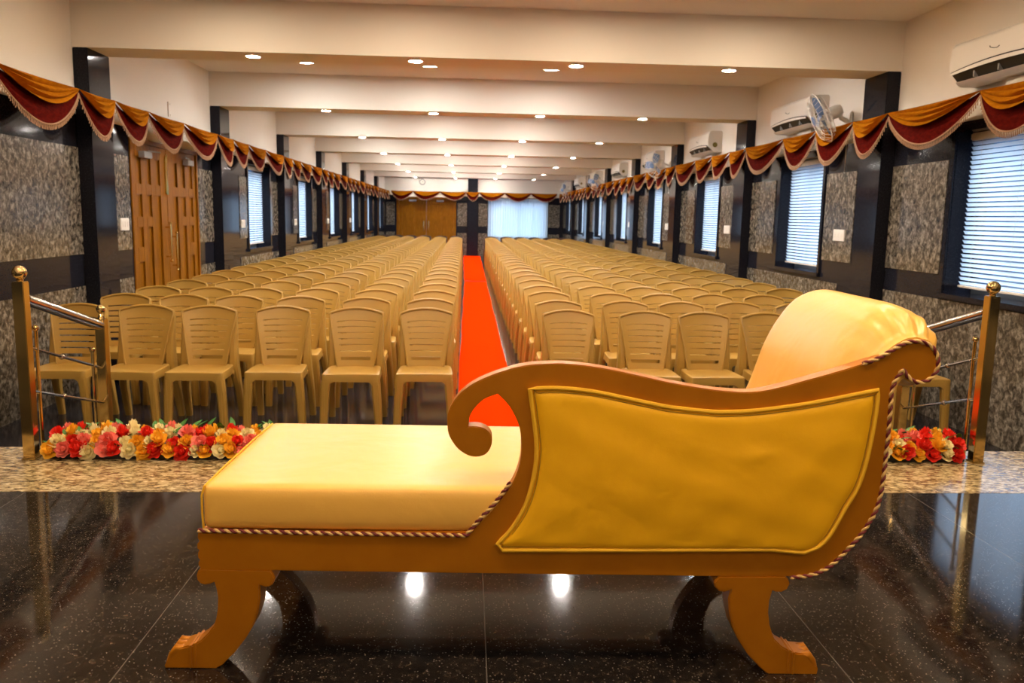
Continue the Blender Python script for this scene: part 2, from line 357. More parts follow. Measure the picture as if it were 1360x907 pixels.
panel(wall_r, XR, 1, YK(-1)+.55, YK(-1)+1.28, P_MID, P_TOP)
for k in range(-1,7):
    y = YK(k)
    if k >= 0: panel(wall_r, XR, 1, y+.65, y+1.28, P_MID, P_TOP)
    panel(wall_r, XR, 1, y+2.66, y+3.47, P_MID, P_TOP)
    panel(wall_r, XR, 1, y+(.9 if k >= 0 else .2), y+3.47, ST if k < -1 else FL, .955 if k < 0 else .93)
for a, c in ((-3.04,-2.72),(-.41,-.06),(.37,.70),(2.97,3.40)):
    for z0, z1 in ((FL,P_LO),(P_MID,P_TOP)):
        b = MB(); b.box(a, c, YE-.008, YE+.002, z0, z1); b.build('granite_panel', M['granite'], wall_f, smooth=0)

# ------------------------------------------------------------------ windows and blinds
wn = [0]
def window(xw, s, y0, y1, z0, z1, label):
    wn[0] += 1; g = .0
    b = MB(); f = .055; t = .018
    X = lambda a, c: sorted((xw-s*a, xw+s*c))
    for (ya, yb, za, zb) in ((y0-f,y0,z0-.02,z1+f),(y1,y1+f,z0-.02,z1+f),(y0,y1,z1,z1+f)): b.box(*X(t,-.0), ya, yb, za, zb)
    b.box(*X(.035,.2), y0-f, y1+f, z0-.035, z0+.005)
    w = struct(b.build('window_%d' % wn[0], M['black'], smooth=0, bev=.004))
    b = MB(); xf = xw+s*.21; x0, x1 = sorted((xf, xf+s*.035))
    for ya, yb, za, zb in ((y0,y0+.04,z0,z1),(y1-.04,y1,z0,z1),((y0+y1)/2-.02,(y0+y1)/2+.02,z0+.04,z1-.04),(y0+.04,y1-.04,z0,z0+.04),(y0+.04,y1-.04,z1-.04,z1)): b.box(x0, x1, ya, yb, za, zb)
    b.build('window_frame', M['alu'], w, smooth=0, fix=False)
    b = MB(); b.box(xf+s*.014-.002, xf+s*.014+.002, y0+.03, y1-.03, z0+.03, z1-.03); b.build('pane', M['glass'], w, smooth=0)
    # venetian blind hanging in the recess
    xb = xw+s*.10; ya, yb = y0+.025, y1-.022; zb = z0+.055
    e = empty('venetian_blind', (xb, (ya+yb)/2, z1), label, 'blind', 'white venetian blinds in the wall windows')
    L = lambda y: y-(ya+yb)/2
    b = MB(); b.box(-.022, .022, L(ya), L(yb), -.06, -.005); b.build('headrail', M['white'], e, smooth=0, bev=.008)
    b = MB(); p = .0335; n = int((z1-.075-zb)/p); dx, dz, th = .0085, .0120, .0011
    for i in range(n):
        z = (zb+.03-z1)+i*p
        if z > -.075: break
        A = [(-s*dx, z+dz), (0, z+.0014), (s*dx, z-dz)]
        b.grid([[(x, L(ya), zz) for x, zz in A], [(x, L(yb), zz) for x, zz in A]])
    b.build('slats', M['slat'], e, smooth=60)
    b = MB(); b.box(-.014, .014, L(ya), L(yb), zb-z1-.004, zb-z1+.014); b.build('bottom_rail', M['white'], e, smooth=0, bev=.004)
    b = MB()
    for q in (.12, .5, .88): b.tube([(-s*.016, L(ya+(yb-ya)*q), -.06), (-s*.016, L(ya+(yb-ya)*q), zb-z1)], .0011, 5)
    b.build('ladder_cord', M['white'], e)
for i, w in enumerate(WR):
    window(XR, 1, *w, ('white venetian blind in the large right-hand window behind the brass railing post' if i == 0 else
      'white venetian blind in the right wall, %s window beyond the first black column' % ORD[i-1]))
for i, w in enumerate(WL):
    window(XL, -1, *w, 'bright white venetian blind in the left wall, %s window beyond the wooden door' % ORD[i])
# end window with sheer curtain
wn[0] += 1
b = MB(); a, c, z0, z1 = WE
for xa, xb, za, zb in ((a,a+.05,z0,z1),(c-.05,c,z0,z1),((a+c)/2-.025,(a+c)/2+.025,z0+.05,z1-.05),(a+.05,c-.05,z0,z0+.05),(a+.05,c-.05,z1-.05,z1)): b.box(xa, xb, YE+.18, YE+.22, za, zb)
we = struct(b.build('window_%d' % wn[0], M['alu'], smooth=0, fix=False))
b = MB(); b.box(a+.02, c-.02, YE+.198, YE+.202, z0+.02, z1-.02); b.build('pane', M['glass'], we, smooth=0)
e = empty('sheer_curtain', ((a+c)/2, YE-.05, z1), 'pale blue-white sheer curtain in folds on the far end window', 'curtain')
b = MB(); N = 140; rows = []
for z in (-1.75, -1.2, -.6, -.02):
    rows.append([((-.5+i/N)*(c-a+.06), .010*math.sin(i/N*2*PI*24)+.055*abs(math.sin(i/N*PI*4.0))**.5-.03, z) for i in range(N+1)])
b.grid(rows); b.build('curtain_cloth', M['curtain'], e, smooth=80)
b = MB(); b.tube([(-(c-a)/2-.06, 0, 0), ((c-a)/2+.06, 0, 0)], .014); b.build('curtain_rod', M['steel'], e)

# ------------------------------------------------------------------ doors
def leaf_panels(b, y0, y1, z0, z1, rows):
    pass
dn = [0]
def side_door():
    y0, y1, z0, z1 = DOOR_L; xs = XL-.025
    b = MB()
    for ya, yb, za, zb in ((y0,y0+.04,z0,z1),(y1-.04,y1,z0,z1),(y0+.04,y1-.04,z1-.04,z1)): b.box(XL-.16, XL+.012, ya, yb, za, zb)
    d = struct(b.build('door_1', M['wood'], smooth=0, bev=.004)); ym = (y0+y1)/2
    for (a, c, sgn) in ((y0+.042, ym-.002, 1), (ym+.002, y1-.042, -1)):
        b = MB(); b.box(xs-.04, xs, a, c, z0+.01, z1-.042); w = (c-a)
        lf = b.build('door_leaf', M['wood'], d, smooth=0)
        b = MB(); H = z1-.042-z0
        # stiles and rails standing proud of the sunk fields
        cols = [0,.13,.24,.40,.51,.67,.78,1] ; fx = xs+.018
        vy = lambda t: a+t*w if sgn > 0 else c-t*w
        def bx(t0, t1, q0, q1): b.box(xs, fx, *sorted((vy(t0),vy(t1))), z0+.01+H*q0*.995, z0+.01+H*q1*.995)
        for t0, t1 in ((0,.11),(.27,.38),(.54,.65),(.81,1)): bx(t0, t1, 0, 1)
        for (t0, t1, cuts) in ((.11,.27,(.0,.05,.46,.53,.62,.67,.77,.82,.94,1)),(.38,.54,(.0,.05,.62,.67,.77,.82,.94,1)),(.65,.81,(.0,.05,.77,.82,.94,1))):
            for i in range(0, len(cuts), 2): bx(t0, t1, cuts[i], cuts[i+1])
        b.build('door_moulding', M['wood'], lf, smooth=0, bev=.005)
        b = MB(); yh = ym-sgn*.085; zc = 1.18 if sgn > 0 else 1.08
        b.tube([(xs+.07, yh, zc-.19), (xs+.07, yh, zc+.19)], .011, 10)
        for dz in (-.15, .15): b.tube([(xs+.015, yh, zc+dz), (xs+.07, yh, zc+dz)], .009, 8); b.ball((xs+.07, yh, zc+dz*1.28), .016, 10)
        b.build('door_handle', M['brass'], lf)
        b = MB(); yc = (a+c)/2-sgn*.16; b.box(xs+.018, xs+.075, yc-.10, yc+.10, z1-.17, z1-.11); b.tube([(xs+.07, yc, z1-.105), (xs+.10, yc+sgn*.25, z1-.10)], .008, 6)
        b.build('door_closer', M['grey'], lf, smooth=0, bev=.006)
    b = MB(); b.tube([(xs+.03, ym-.03, z1-.50), (xs+.03, ym-.03, z1-.10)], .014, 8); b.box(xs+.016, xs+.022, ym-.055, ym-.005, z1-.48, z1-.12); b.build('door_bolt', M['brass'], d)
side_door()
x0, x1, z0, z1 = DE
b = MB()
for xa, xb, za, zb in ((x0,x0+.09,z0,z1),(x1-.09,x1,z0,z1),(x0+.09,x1-.09,z1-.09,z1)): b.box(xa, xb, YE-.012, YE+.12, za, zb)
d = struct(b.build('door_2', M['wood'], smooth=0, bev=.005)); xm = (x0+x1)/2
for a, c, sg in ((x0+.092,xm-.003,1),(xm+.003,x1-.092,-1)):
    b = MB(); b.box(a, c, YE+.05, YE+.09, z0+.01, z1-.092); lf = b.build('door_leaf', M['wood'], d, smooth=0)
    b = MB(); w = c-a
    for t0, t1, q0, q1 in ((0,.12,0,1),(.88,1,0,1),(.44,.56,.1,.9),(.12,.88,0,.1),(.12,.88,.9,1),(.12,.44,.48,.54),(.56,.88,.70,.76)):
        b.box(a+w*t0, a+w*t1, YE+.032, YE+.05, z0+.01+q0*2.05, z0+.01+q1*2.05)
    b.build('door_moulding', M['wood'], lf, smooth=0, bev=.004)
    b = MB(); xh = xm-sg*.09; b.tube([(xh, YE-.02, .95), (xh, YE-.02, 1.30)], .013, 8)
    for zz in (.98, 1.27): b.tube([(xh, YE+.035, zz), (xh, YE-.02, zz)], .010, 8)
    b.build('door_handle', M['brass'], lf)
    b = MB(); xc = (a+c)/2; b.box(xc-.13, xc+.13, YE-.03, YE+.032, z1-.17, z1-.10); b.build('door_closer', M['grey'], lf, smooth=0, bev=.006)

# ------------------------------------------------------------------ lamps in the beams and the ceiling
def downlight(x, y, z, r, lampm, name, label, cat='ceiling light', group=None):
    e = empty(name, (x,y,z), label, cat, group)
    b = MB(); b.lathe([(r+.018,.0),(r+.018,-.004),(r+.006,-.009),(r,-.006),(r,.0)], (0,0,0), seg=24); b.build('lamp_ring', M['white'], e)
    b = MB(); b.lathe([(r*.999,-.0025),(r*.999,-.0055),(r*.7,-.0075),(1e-6,-.008)], (0,0,0), seg=24); b.build('lamp_diffuser', lampm, e)
COLN = ['leftmost','second from left','second from right','rightmost']
for k in range(0, 7):
    for j, x in enumerate((-1.75,-.445,.87,2.15)):
        downlight(x, YK(k)+.16, HB, .052, M['lamp_s'], 'soffit_light', 'small round lamp under the %s ceiling beam, %s of its four' % (ORD[k], COLN[j]), group='round lamps under the beams')
for k in range(0, 7):
    for i, dy in enumerate((1.19, 2.62)):
        for j, x in enumerate((-1.80,-.445,.90)):
            x2 = x if i else (-.43,.90,2.22)[j]
            downlight(x2, YK(k)+dy, HC, .095, M['lamp_p'], 'ceiling_panel_light',
              'panel lamp in the ceiling behind the %s beam, %s of its %s row' % (ORD[k], ('left','middle','right')[j], ('near','far')[i]), group='panel lamps in the ceiling bays')
for k in (-3,-2,-1):
    for i, dy in enumerate((1.19, 2.62)):
        for j, x in enumerate((-1.80,-.445,.90,2.2)):
            downlight(x, YK(k)+dy, HC, .095, M['lamp_w'][k+3], 'ceiling_panel_light',
              'warm round lamp over the stage, %s of the %s row' % (COLN[j], ORD[(k+3)*2+i]), group='warm lamps over the stage')

# ------------------------------------------------------------------ swag valances
def valance(name, label, pts, inward, zt=2.39):
    """pts: peak positions along the wall (x,y); inward: unit vector into the room"""
    e = empty(name, (pts[0][0], pts[0][1], zt), label, 'valance', 'maroon and mustard swag valances')
    off = Vector((pts[0][0], pts[0][1], zt)); iv = Vector(inward)
    for i in range(len(pts)-1):
        a, c = Vector((*pts[i],zt)), Vector((*pts[i+1],zt)); Lw = (c-a).length
        rnd = random.uniform(.94,1.06); skew = random.uniform(-.06,.06)
        NU, NV = 20, 10
        def shape(u): 
            uu = min(1,max(0,u+skew*math.sin(PI*u))); return (math.sin(PI*uu))**.78
        def P(u, v, d0, d1, bulge, fold, base):
            s = shape(u); top = d0(s); bot = d1(s)
            z = -(top+(bot-top)*v)-.012*math.sin(PI*u)
            out = base+bulge*s*math.sin(min(1,v*.85)*PI*.62)+fold*s*math.sin(v*PI*2*3.2+u*1.5)
            return a+(c-a)*u+iv*out+Vector((0,0,z))-off
        g0 = lambda s: 0.0; g1 = lambda s: .006+.150*s**1.25*rnd
        m0 = lambda s: .003+.07*s*rnd; m1 = lambda s: .030+.262*s*rnd
        us = [i_/NU for i_ in range(NU+1)]
        b = MB(); b.grid([[P(u, j/NV, g0, g1, .050, .022, .016) for u in us] for j in range(NV+1)])
        gd = b.build('gold_drape', M['mustard'], e, smooth=80)
        b = MB(); b.grid([[P(u, j/NV, m0, m1, .040, .006, .004) for u in us] for j in range(NV+1)])
        md = b.build('maroon_drape', M['maroon'], e, smooth=80)
        b = MB(); nf = max(10, int(Lw/.017))
        edge = [P(u, 1, m0, m1, .040, .006, .006) for u in [k_/nf for k_ in range(nf+1)]]
        b.tube(edge, .0055, 5)
        for k_, p in enumerate(edge):
            t = random.uniform(-.004,.004); tip = p+Vector((t,t,-.040)); b.tube([p, p+Vector((0,0,-.02)), tip], [.0022,.0035,.0045], 4, cap=False)
        b.build('fringe', M['fringe'], md, fix=False)
XVL, XVR = -2.945, 3.385
def side_pts(x, rel, k0, k1):
    p = []
    for k in range(k0, k1+1): p += [(x, YK(k)+r) for r in rel]
    return [q for q in p if q[1] > 1.9 and q[1] < 31.0]
pl_ = side_pts(XVL, (-.29,.35,1.08,2.03), -2, 7)+[(XVL,31.05)]
pr_ = side_pts(XVR, (-.17,.45,1.24,2.09), -2, 7)+[(XVR,31.05)]
valance('swag_valance', 'long mustard and maroon swag valance with pale fringe along the left wall', pl_, (1,0,0))
valance('swag_valance', 'long mustard and maroon swag valance with pale fringe along the right wall', pr_, (-1,0,0))
valance('swag_valance', 'short mustard and maroon swag valance across the far end wall', [(x, YE-.17) for x in (-2.84,-2.04,-1.05,-.1,.39,1.33,2.3,3.27)], (0,-1,0))

# ------------------------------------------------------------------ air conditioners
def ac_unit(y, label):
    w = 1.06; prof = [(0,0),(0,.285),(-.02,.295),(-.165,.290),(-.195,.262),(-.205,.13),(-.19,.085),(-.135,.02),(-.11,.0)]
    e = empty('air_conditioner', (XR-.001, y, 2.46), label, 'air conditioner', 'white air conditioners on the right wall')
    b = MB(); b.grid([[(x, t, z) for x, z in prof] for t in (-w/2, w/2)])
    K = [(x, -w/2, z) for x, z in prof]; b.add(K, [list(range(len(K)))]); K = [(x, w/2, z) for x, z in prof]; b.add(K, [list(range(len(K)))[::-1]])
    b.grid([[(0,-w/2,0),(-.11,-w/2,0)],[(0,w/2,0),(-.11,w/2,0)]]); b.build('casing', M['white'], e, smooth=30, bev=.006)
    # curved outlet: dark slot with vanes and a pale lip flap
    b = MB(); N = 20; rows = [[], [], [], []]
    for i in range(N+1):
        t = -1+2*i/N; yy = t*w*.47; lift = .028*(1-t*t)
        rows[0].append((-.203, yy, .092+lift)); rows[1].append((-.207, yy, .086+lift*.9)); rows[2].append((-.192, yy, .072+lift*.4)); rows[3].append((-.150, yy, .028))
    b.grid(rows); b.build('air_outlet', M['darkgap'], e, smooth=60)
    b = MB(); rows = [[], [], []]
    for i in range(N+1):
        t = -1+2*i/N; yy = t*w*.46; lift = .020*(1-t*t)
        rows[0].append((-.212, yy, .084+lift*1.25)); rows[1].append((-.213, yy, .078+lift*1.1)); rows[2].append((-.2115, yy, .068+lift*.8))
    b.grid(rows); b.build('upper_flap', M['white'], e, smooth=60)
    b = MB(); rows = [[(-.176, t, .024) , (-.150, t, .004), (-.125, t, -.006)] for t in (-w*.46, w*.46)]; b.grid(rows); b.build('lower_flap', M['white'], e, smooth=60)
    for t in (-.26, 0, .26):
        b = MB(); b.box(-.186, -.150, t-.006, t+.006, .03, .07); b.build('vane', M['grey'], e, smooth=0)
    b = MB(); b.tube([(-.2045, -.02, .175), (-.2045, .0, .168), (-.2045, .03, .170), (-.2045, .075, .182)][::-1], .0028, 5); b.tube([(-.2045, .075, .182), (-.2045, .08, .192)], .0028, 5)
    b.build('maker_mark', M['mark'], e)
    b = MB(); b.lathe([(.034,0),(.034,-.004),(1e-6,-.005)], (-.105,-w/2-.001,.10), (0,1,0), 20); b.build('end_badge', M['badge'], e)
    b = MB(); b.box(-.06, -.001, -.25, .10, -.16, -.002); b.build('pipe_cover', M['cream'], e, smooth=0, bev=.004)
for k in range(-1, 7):
    ac_unit(YK(k)+1.90, ('white wall air conditioner cut by the right edge of the photo' if k == -1 else
       'white wall air conditioner on the right wall, %s beyond the first black column' % ORD[k]))

# ------------------------------------------------------------------ wall fans
def wall_fan(y, label, nv):
    e = empty('wall_fan', (XR-.001, y, 2.44), label, 'fan', 'wall fans on the right wall')
    b = MB(); b.box(-.035, 0, -.05, .05, -.07, .09); b.build('wall_bracket', M['white'], e, smooth=0, bev=.012)
    nrm = Vector(nv).normalized(); hub = Vector((-.30,-.03,.02))
    b = MB(); b.tube([(-.03,0,0),(-.10,0,.03),tuple(hub-nrm*.16)], [.022,.02,.024], 10); b.build('arm', M['white'], e)
    b = MB(); b.lathe([(1e-6,-.20),(.045,-.19),(.06,-.15),(.06,-.06),(.03,-.03)], hub, nrm, 18); b.build('motor_housing', M['white'], e)
    R_ = .235
    b = MB(); u = nrm.cross(Vector((0,0,1))).normalized(); w = nrm.cross(u)
    ring = lambda r, h: [tuple(hub+nrm*h+(u*math.cos(q)+w*math.sin(q))*r) for q in [2*PI*i/32 for i in range(32)]]
    b.tube(ring(R_, 0), .0055, 6, closed=True)
    for r, h in ((.19,.052),(.13,.066),(.19,-.052),(.13,-.062)): b.tube(ring(r, h), .0022, 4, closed=True)
    for i in range(28):
        q = 2*PI*i/28; dv = u*math.cos(q)+w*math.sin(q)
        b.tube([hub+dv*R_, hub+dv*.19+nrm*.052, hub+dv*.05+nrm*.072], .0018, 4, cap=False); b.tube([hub+dv*R_, hub+dv*.19-nrm*.052, hub+dv*.06-nrm*.066], .0018, 4, cap=False)
    b.build('guard', M['white'], e, fix=False)
    b = MB(); b.lathe([(1e-6,.078),(.045,.076),(.05,.066),(.048,.06)], hub, nrm, 18); b.build('guard_cap', M['blue'], e)
    for kk in range(3):
        b = MB(); rows = []
        for i in range(7):
            r = .03+.185*i/6; ww = .045+.05*math.sin(PI*min(1,i/6*.8)); row = []
            for j in range(5):
                q = 2*PI*kk/3+(j/4-.5)*ww*2/max(r,.06)*.62; row.append(tuple(hub+(u*math.cos(q)+w*math.sin(q))*r+nrm*(.022*(j/4-.5)*2)))
            rows.append(row)
        b.grid(rows); b.build('blade', M['blue'], e, smooth=80)
    b = MB(); b.tube([(-.02,.02,-.07),(-.014,.03,-.45)], .0025, 5); b.ball((-.014,.03,-.46), .008, 8); b.build('pull_cord', M['white'], e)
for i, k in enumerate((0,2,4,6)):
    wall_fan(YK(k)+.86, 'white guarded wall fan on the right wall, %s of the fans' % ORD[i], ((-.85,.20,-.42),(-.72,-.5,-.3),(-.6,-.62,-.3),(-.7,-.4,-.3))[i])

# ------------------------------------------------------------------ small wall fittings
def switch(x, y, z, s, wd, label):
    e = empty('switch_plate', (x,y,z), label, 'switch', 'white switch plates on the side walls')
    b = MB(); a, c = sorted((0, -s*.014)); b.box(a, c, -wd/2, wd/2, -.055, .055); b.build('cover_plate', M['white'], e, smooth=0, bev=.004)
    for i in range(3):
        b = MB(); q = wd*(i-1)*.29; a, c = sorted((-s*.0135, -s*.019)); b.box(a, c, q-.012, q+.012, -.025, .025); b.build('rocker', M['white'], e, smooth=0, bev=.002)
for k in range(0, 6):
    switch(XR-.008, YK(k)+.90, 1.39, 1, .24, 'white switch plate on speckled granite by the %s right-wall column' % ORD[k])
switch(XL+.008, 7.69, 1.37, -1, .18, 'white switch plate beside the left wooden door')
for k in range(1, 5):
    switch(XL+.008, YK(k)+1.30, 1.34, -1, .18, 'white switch plate on speckled granite before the %s left window' % ORD[k-1])
e = empty('junction_plate', (XL, 8.98, 2.53), 'small cream blank plate on the cream wall above the left wooden door', 'cover plate')
b = MB(); b.box(0, .012, -.04, .04, -.075, .075); b.build('cover_plate', M['cream'], e, smooth=0, bev=.003)
b = MB(); b.ball((.012,0,.055), .005, 8); b.ball((.012,0,-.055), .005, 8); b.build('screw', M['steel'], e)
e = empty('wall_clock', (-1.71, YE, 2.72), 'small round wall clock above the far wooden door', 'clock')
b = MB(); b.lathe([(.10,0),(.11,-.015),(.105,-.035),(.088,-.035),(.085,-.02)], (0,0,0), (0,1,0), 28); b.build('clock_rim', M['mark'], e)
b = MB(); b.lathe([(.088,-.001),(.088,-.02),(1e-6,-.021)], (0,0,0), (0,1,0), 28); b.build('clock_dial', M['clockface'], e)
for dx, dz, r in ((.045,.02,.005),(-.02,.065,.004)):
    b = MB(); b.tube([(0,-.026,0),(dx,-.026,dz)], r, 6); b.build('clock_hand', M['darkgap'], e)

# ------------------------------------------------------------------ red carpet runner down the aisle
def carpet(pts, label):
    b = MB(); n = 40; top = []
    for i in range(n+1):
        t = i/n; y = pts[0][0]+(pts[1][0]-pts[0][0])*t
        xa = pts[0][1]+(pts[1][1]-pts[0][1])*t+.004*math.sin(y*2.1); xb = pts[0][2]+(pts[1][2]-pts[0][2])*t+.004*math.sin(y*1.7+1)
        top.append((xa, xb, y))
    rows = [[(xa, y, FL+.0005), (xa, y, FL+.006), (xb, y, FL+.006), (xb, y, FL+.0005)] for xa, xb, y in top]
    b.grid(rows)
    for r in (rows[0], rows[-1]): b.add(r, [(0,1,2,3)])
    tag(b.build('carpet_runner', M['carpet'], smooth=30), label, 'carpet', 'red aisle carpet pieces')
carpet(((4.2,-.07,.385),(18.65,-.075,.415)), 'long bright red carpet runner in the near part of the aisle')
carpet(((18.88,-.085,.42),(31.0,-.17,.45)), 'bright red carpet runner in the far part of the aisle, beyond the seam')

# ------------------------------------------------------------------ plastic chairs
def rs(prof):  # rectangular section loft: (z, x, y, halfx, halfy)
    b = MB(); rows = []
    for z, x, y, hx, hy in prof:
        c = min(hx,hy)*.45
        rows.append([(x+sx*hx-(c*sx if k else 0), y+sy*hy-(0 if k else c*sy), z) for sx, sy, ks in ((1,1,(0,1)),(-1,1,(1,0)),(-1,-1,(0,1)),(1,-1,(1,0))) for k in ks])
    b.grid(rows, closed_u=True); n = len(rows[0]); b.add(rows[0], [list(range(n))]); b.add(rows[-1], [list(range(n))[::-1]])
    return b
def chair_parts(m):
    """front of the chair looks towards -y; returns [(name, mesh)]"""
    out = []
    tmp = bpy.data.objects.new('tmp', None)
    # seat: slab with a rounded plan, apron with arched openings
    b = MB()
    plan = crom([(-.19,-.205,),(-.175,-.222),(-.09,-.216),(0,-.214),(.09,-.216),(.175,-.222),(.19,-.205)],3)+crom([(.186,-.05),(.175,.09),(.15,.115)],3)+crom([(-.15,.115),(-.175,.09),(-.186,-.05)],3)
    def ringp(s, z, dip): return [(x*s, y*s-(1-s)*.05, z-dip) for x, y in plan]
    rows = [ringp(.95,.335,0), ringp(1,.345,0), ringp(1.0,.388,0), ringp(.985,.397,0), ringp(.95,.400,0), ringp(.8,.398,.003), ringp(.5,.396,.006), ringp(.15,.395,.007)]
    b.grid(rows[1:], closed_u=True); n = len(plan); b.add(rows[-1], [list(range(n))])
    b.grid([rows[1], ringp(.93,.349,0), ringp(.93,.385,0), ringp(.3,.385,0)], closed_u=True)
    # corner brackets that widen the apron into the legs
    def bracket(ax, p0, d, s):
        R_ = .055; P_ = []
        for i in range(7):
            q = PI/2*i/6; P_.append((R_*(1-math.sin(q)), -R_*(1-math.cos(q))))
        V = [];
        for t in (0, .012):
            V += [tuple(Vector(p0)+Vector(d)*u_+Vector(s)*t+Vector((0,0,v_))) for u_, v_ in [(0,.012)]+[(x_, y_) for x_, y_ in P_]]
        k = len(P_)+1; F = [list(range(k)), list(range(k,2*k))[::-1]]+[[i,(i+1)%k,(i+1)%k+k,i+k] for i in range(k)]
        b.add(V, F)
    for sx in (-1,1):
        bracket(0, (sx*.150,-.219,.350), (-sx,0,0), (0,1,0)); bracket(0, (sx*.186,-.175,.350), (0,1,0), (-sx,0,0)); bracket(0, (sx*.182,.085,.350), (0,-1,0), (-sx,0,0))
    out.append(('seat', b.build('seat', m, tmp, smooth=45).data))
    # backrest: slotted curved shell
    ue = [-1,-.89,-.76,-.5,-.25,0,.25,.5,.76,.89,1]; sl = [(.125,.18)]+[(.276+.1*i-.011,.276+.1*i+.011) for i in range(6)]
    ve = sorted({0,.06,.83,.9,.96,1}|{x for s_ in sl for x in s_}); bm = bmesh.new(); vv = {}
    def BP(u, v):
        hw = .122+(.186-.122)*min(1,v*1.06)**.9
        z = .388+.412*v-.036*(u*u)*max(0,(v-.55)/.45)**1.5; y = .098+.075*v+.02*v*v+.034*(1-u*u)*(.35+.65*v)-.02
        return (hw*u, y, z)
    used = {}
    def V(i, j):
        if (i,j) not in used: used[i,j] = bm.verts.new(BP(ue[i], ve[j]))
        return used[i,j]
    for j in range(len(ve)-1):
        vm = (ve[j]+ve[j+1])/2; slot = any(a < vm < c for a, c in sl)
        for i in range(len(ue)-1):
            if slot and abs(ue[i]+ue[i+1])/2 < .76: continue
            bm.faces.new((V(i,j),V(i+1,j),V(i+1,j+1),V(i,j+1)))
    bmesh.ops.recalc_face_normals(bm, faces=bm.faces); bmesh.ops.solidify(bm, geom=bm.faces, thickness=.018)
    bmesh.ops.recalc_face_normals(bm, faces=bm.faces)
    me = bpy.data.meshes.new('backrest'); bm.to_mesh(me); bm.free()
    b = MB(); b.add([v.co for v in me.vertices], [list(p.vertices) for p in me.polygons])
    lip = [BP(-1,v) for v in (.02,.2,.4,.6,.8,.93)]+[BP(u,.985) for u in (-.97,-.8,-.6,-.4,-.2,0,.2,.4,.6,.8,.97)]+[BP(1,v) for v in (.93,.8,.6,.4,.2,.02)]
    b.tube([(x,y-.001,z) for x,y,z in lip], [.006]*5+[.008]+[.0098]*11+[.008]+[.006]*5, 8)
    out.append(('backrest', b.build('backrest', m, tmp, smooth=40, fix=False).data))
    for sx in (-1,1):
        b = rs([(0,sx*.184,-.195,.024,.022),(.02,sx*.184,-.195,.025,.023),(.2,sx*.175,-.194,.028,.026),(.34,sx*.164,-.194,.030,.0275),(.352,sx*.164,-.194,.029,.027)])
        b.box(sx*.176-.004, sx*.176+.004, -.2235, -.216, .03, .35)
        out.append(('leg', b.build('leg', m, tmp, smooth=40).data))
    for sx in (-1,1):
        b = rs([(0,sx*.186,.240,.021,.018),(.02,sx*.186,.238,.022,.020),(.22,sx*.181,.185,.024,.034),(.38,sx*.166,.146,.031,.046),(.50,sx*.162,.152,.028,.040),(.62,sx*.169,.172,.019,.030),(.755,sx*.181,.192,.006,.012)])
        out.append(('leg', b.build('leg', m, tmp, smooth=40).data))
    for o in [x for x in C.objects if x.parent == tmp]: bpy.data.objects.remove(o)
    bpy.data.objects.remove(tmp)
    return out
CP = chair_parts(M['chair']); CD = chair_parts(M['chair_dark'])
def joined(parts, name, mats_, mtxs=(Matrix(),)):
    vs, fs, sm = [], [], []
    for mx in mtxs:
        for _, me in parts:
            k = len(vs); vs += [mx @ v.co for v in me.vertices]; fs += [[i+k for i in p.vertices] for p in me.polygons]
    me = bpy.data.meshes.new(name); me.from_pydata([tuple(v) for v in vs], [], fs); me.update(); me.shade_smooth(); me.set_sharp_from_angle(angle=math.radians(42)); me.materials.append(mats_); return me
ONE = joined(CP, 'plastic_chair', M['chair']); ONED = joined(CD, 'plastic_chair', M['chair_dark'])
COLS = [(-.285,'first','left'),(-.79,'second','left'),(-1.31,'third','left'),(-1.79,'fourth','left'),(-2.22,'fifth','left'),(-2.67,'sixth','left'),
        (.725,'first','right'),(1.27,'second','right'),(1.725,'third','right'),(2.20,'fourth','right'),(2.68,'fifth','right'),(3.14,'sixth','right')]
FRONT = {-.285:-.27,-.79:-.775,-1.31:-1.292,-1.79:-1.795,-2.22:-2.228,-2.67:-2.69,.725:.728,1.27:1.272,1.725:1.705,2.20:2.16,2.68:2.66,3.14:3.16}
PITCH_R = .728
def chair_at(row, ci):
    x, nm, side = COLS[ci]; r = random.Random(row*31+ci)
    if row == 0: xx, yy, a = FRONT[x], 5.685+r.uniform(-.025,.025), r.uniform(-.03,.03)
    else:
        lean = -.0033*row if x < 0 else -.0003*row
        xx, yy, a = x+lean+r.uniform(-.007,.007), 5.69+PITCH_R*row+r.uniform(-.04,.04), r.uniform(-.02,.02)
    # aisle-side legs stay off the carpet, wall-side legs off the wall
    if ci == 0 and row < 19: xx = min(xx, -.288)
    if ci == 6: xx = max(xx, .715)
    if ci == 11: xx = min(xx, 3.20)
    if ci == 5: xx = max(xx, -2.76)
    return xx, yy, a
ROWN = lambda k: 'front row' if k == 0 else ORD[k]+' row from the stage'
def make_chair(parts, loc, a, label, group, name='plastic_chair'):
    e = empty(name, loc, label, 'chair', group, a)
    for nm_, me in parts:
        o = bpy.data.objects.new(nm_, me); C.objects.link(o); o.parent = e
    return e
proto = None; NROW = 25; DET = 11
for row in range(NROW):
    for ci in range(12):
        xx, yy, a = chair_at(row, ci); lab = 'tan plastic chair in the %s, %s %s of the red carpet' % (ROWN(row), COLS[ci][1], COLS[ci][2])
        if row < DET:
            if proto is None: proto = c = make_chair(CP, (xx,yy,FL), a, lab, 'tan plastic chairs in rows')
            else:
                c = proto.copy(); C.objects.link(c); c.location = (xx,yy,FL); c.rotation_euler = (0,0,a); c['label'] = lab
                for ch in proto.children:
                    d = ch.copy(); C.objects.link(d); d.parent = c
        else:
            c = bpy.data.objects.new('plastic_chair', ONE); C.objects.link(c); c.location = (xx,yy,FL); c.rotation_euler = (0,0,a); tag(c, lab, 'chair', 'tan plastic chairs in rows')
mt = []
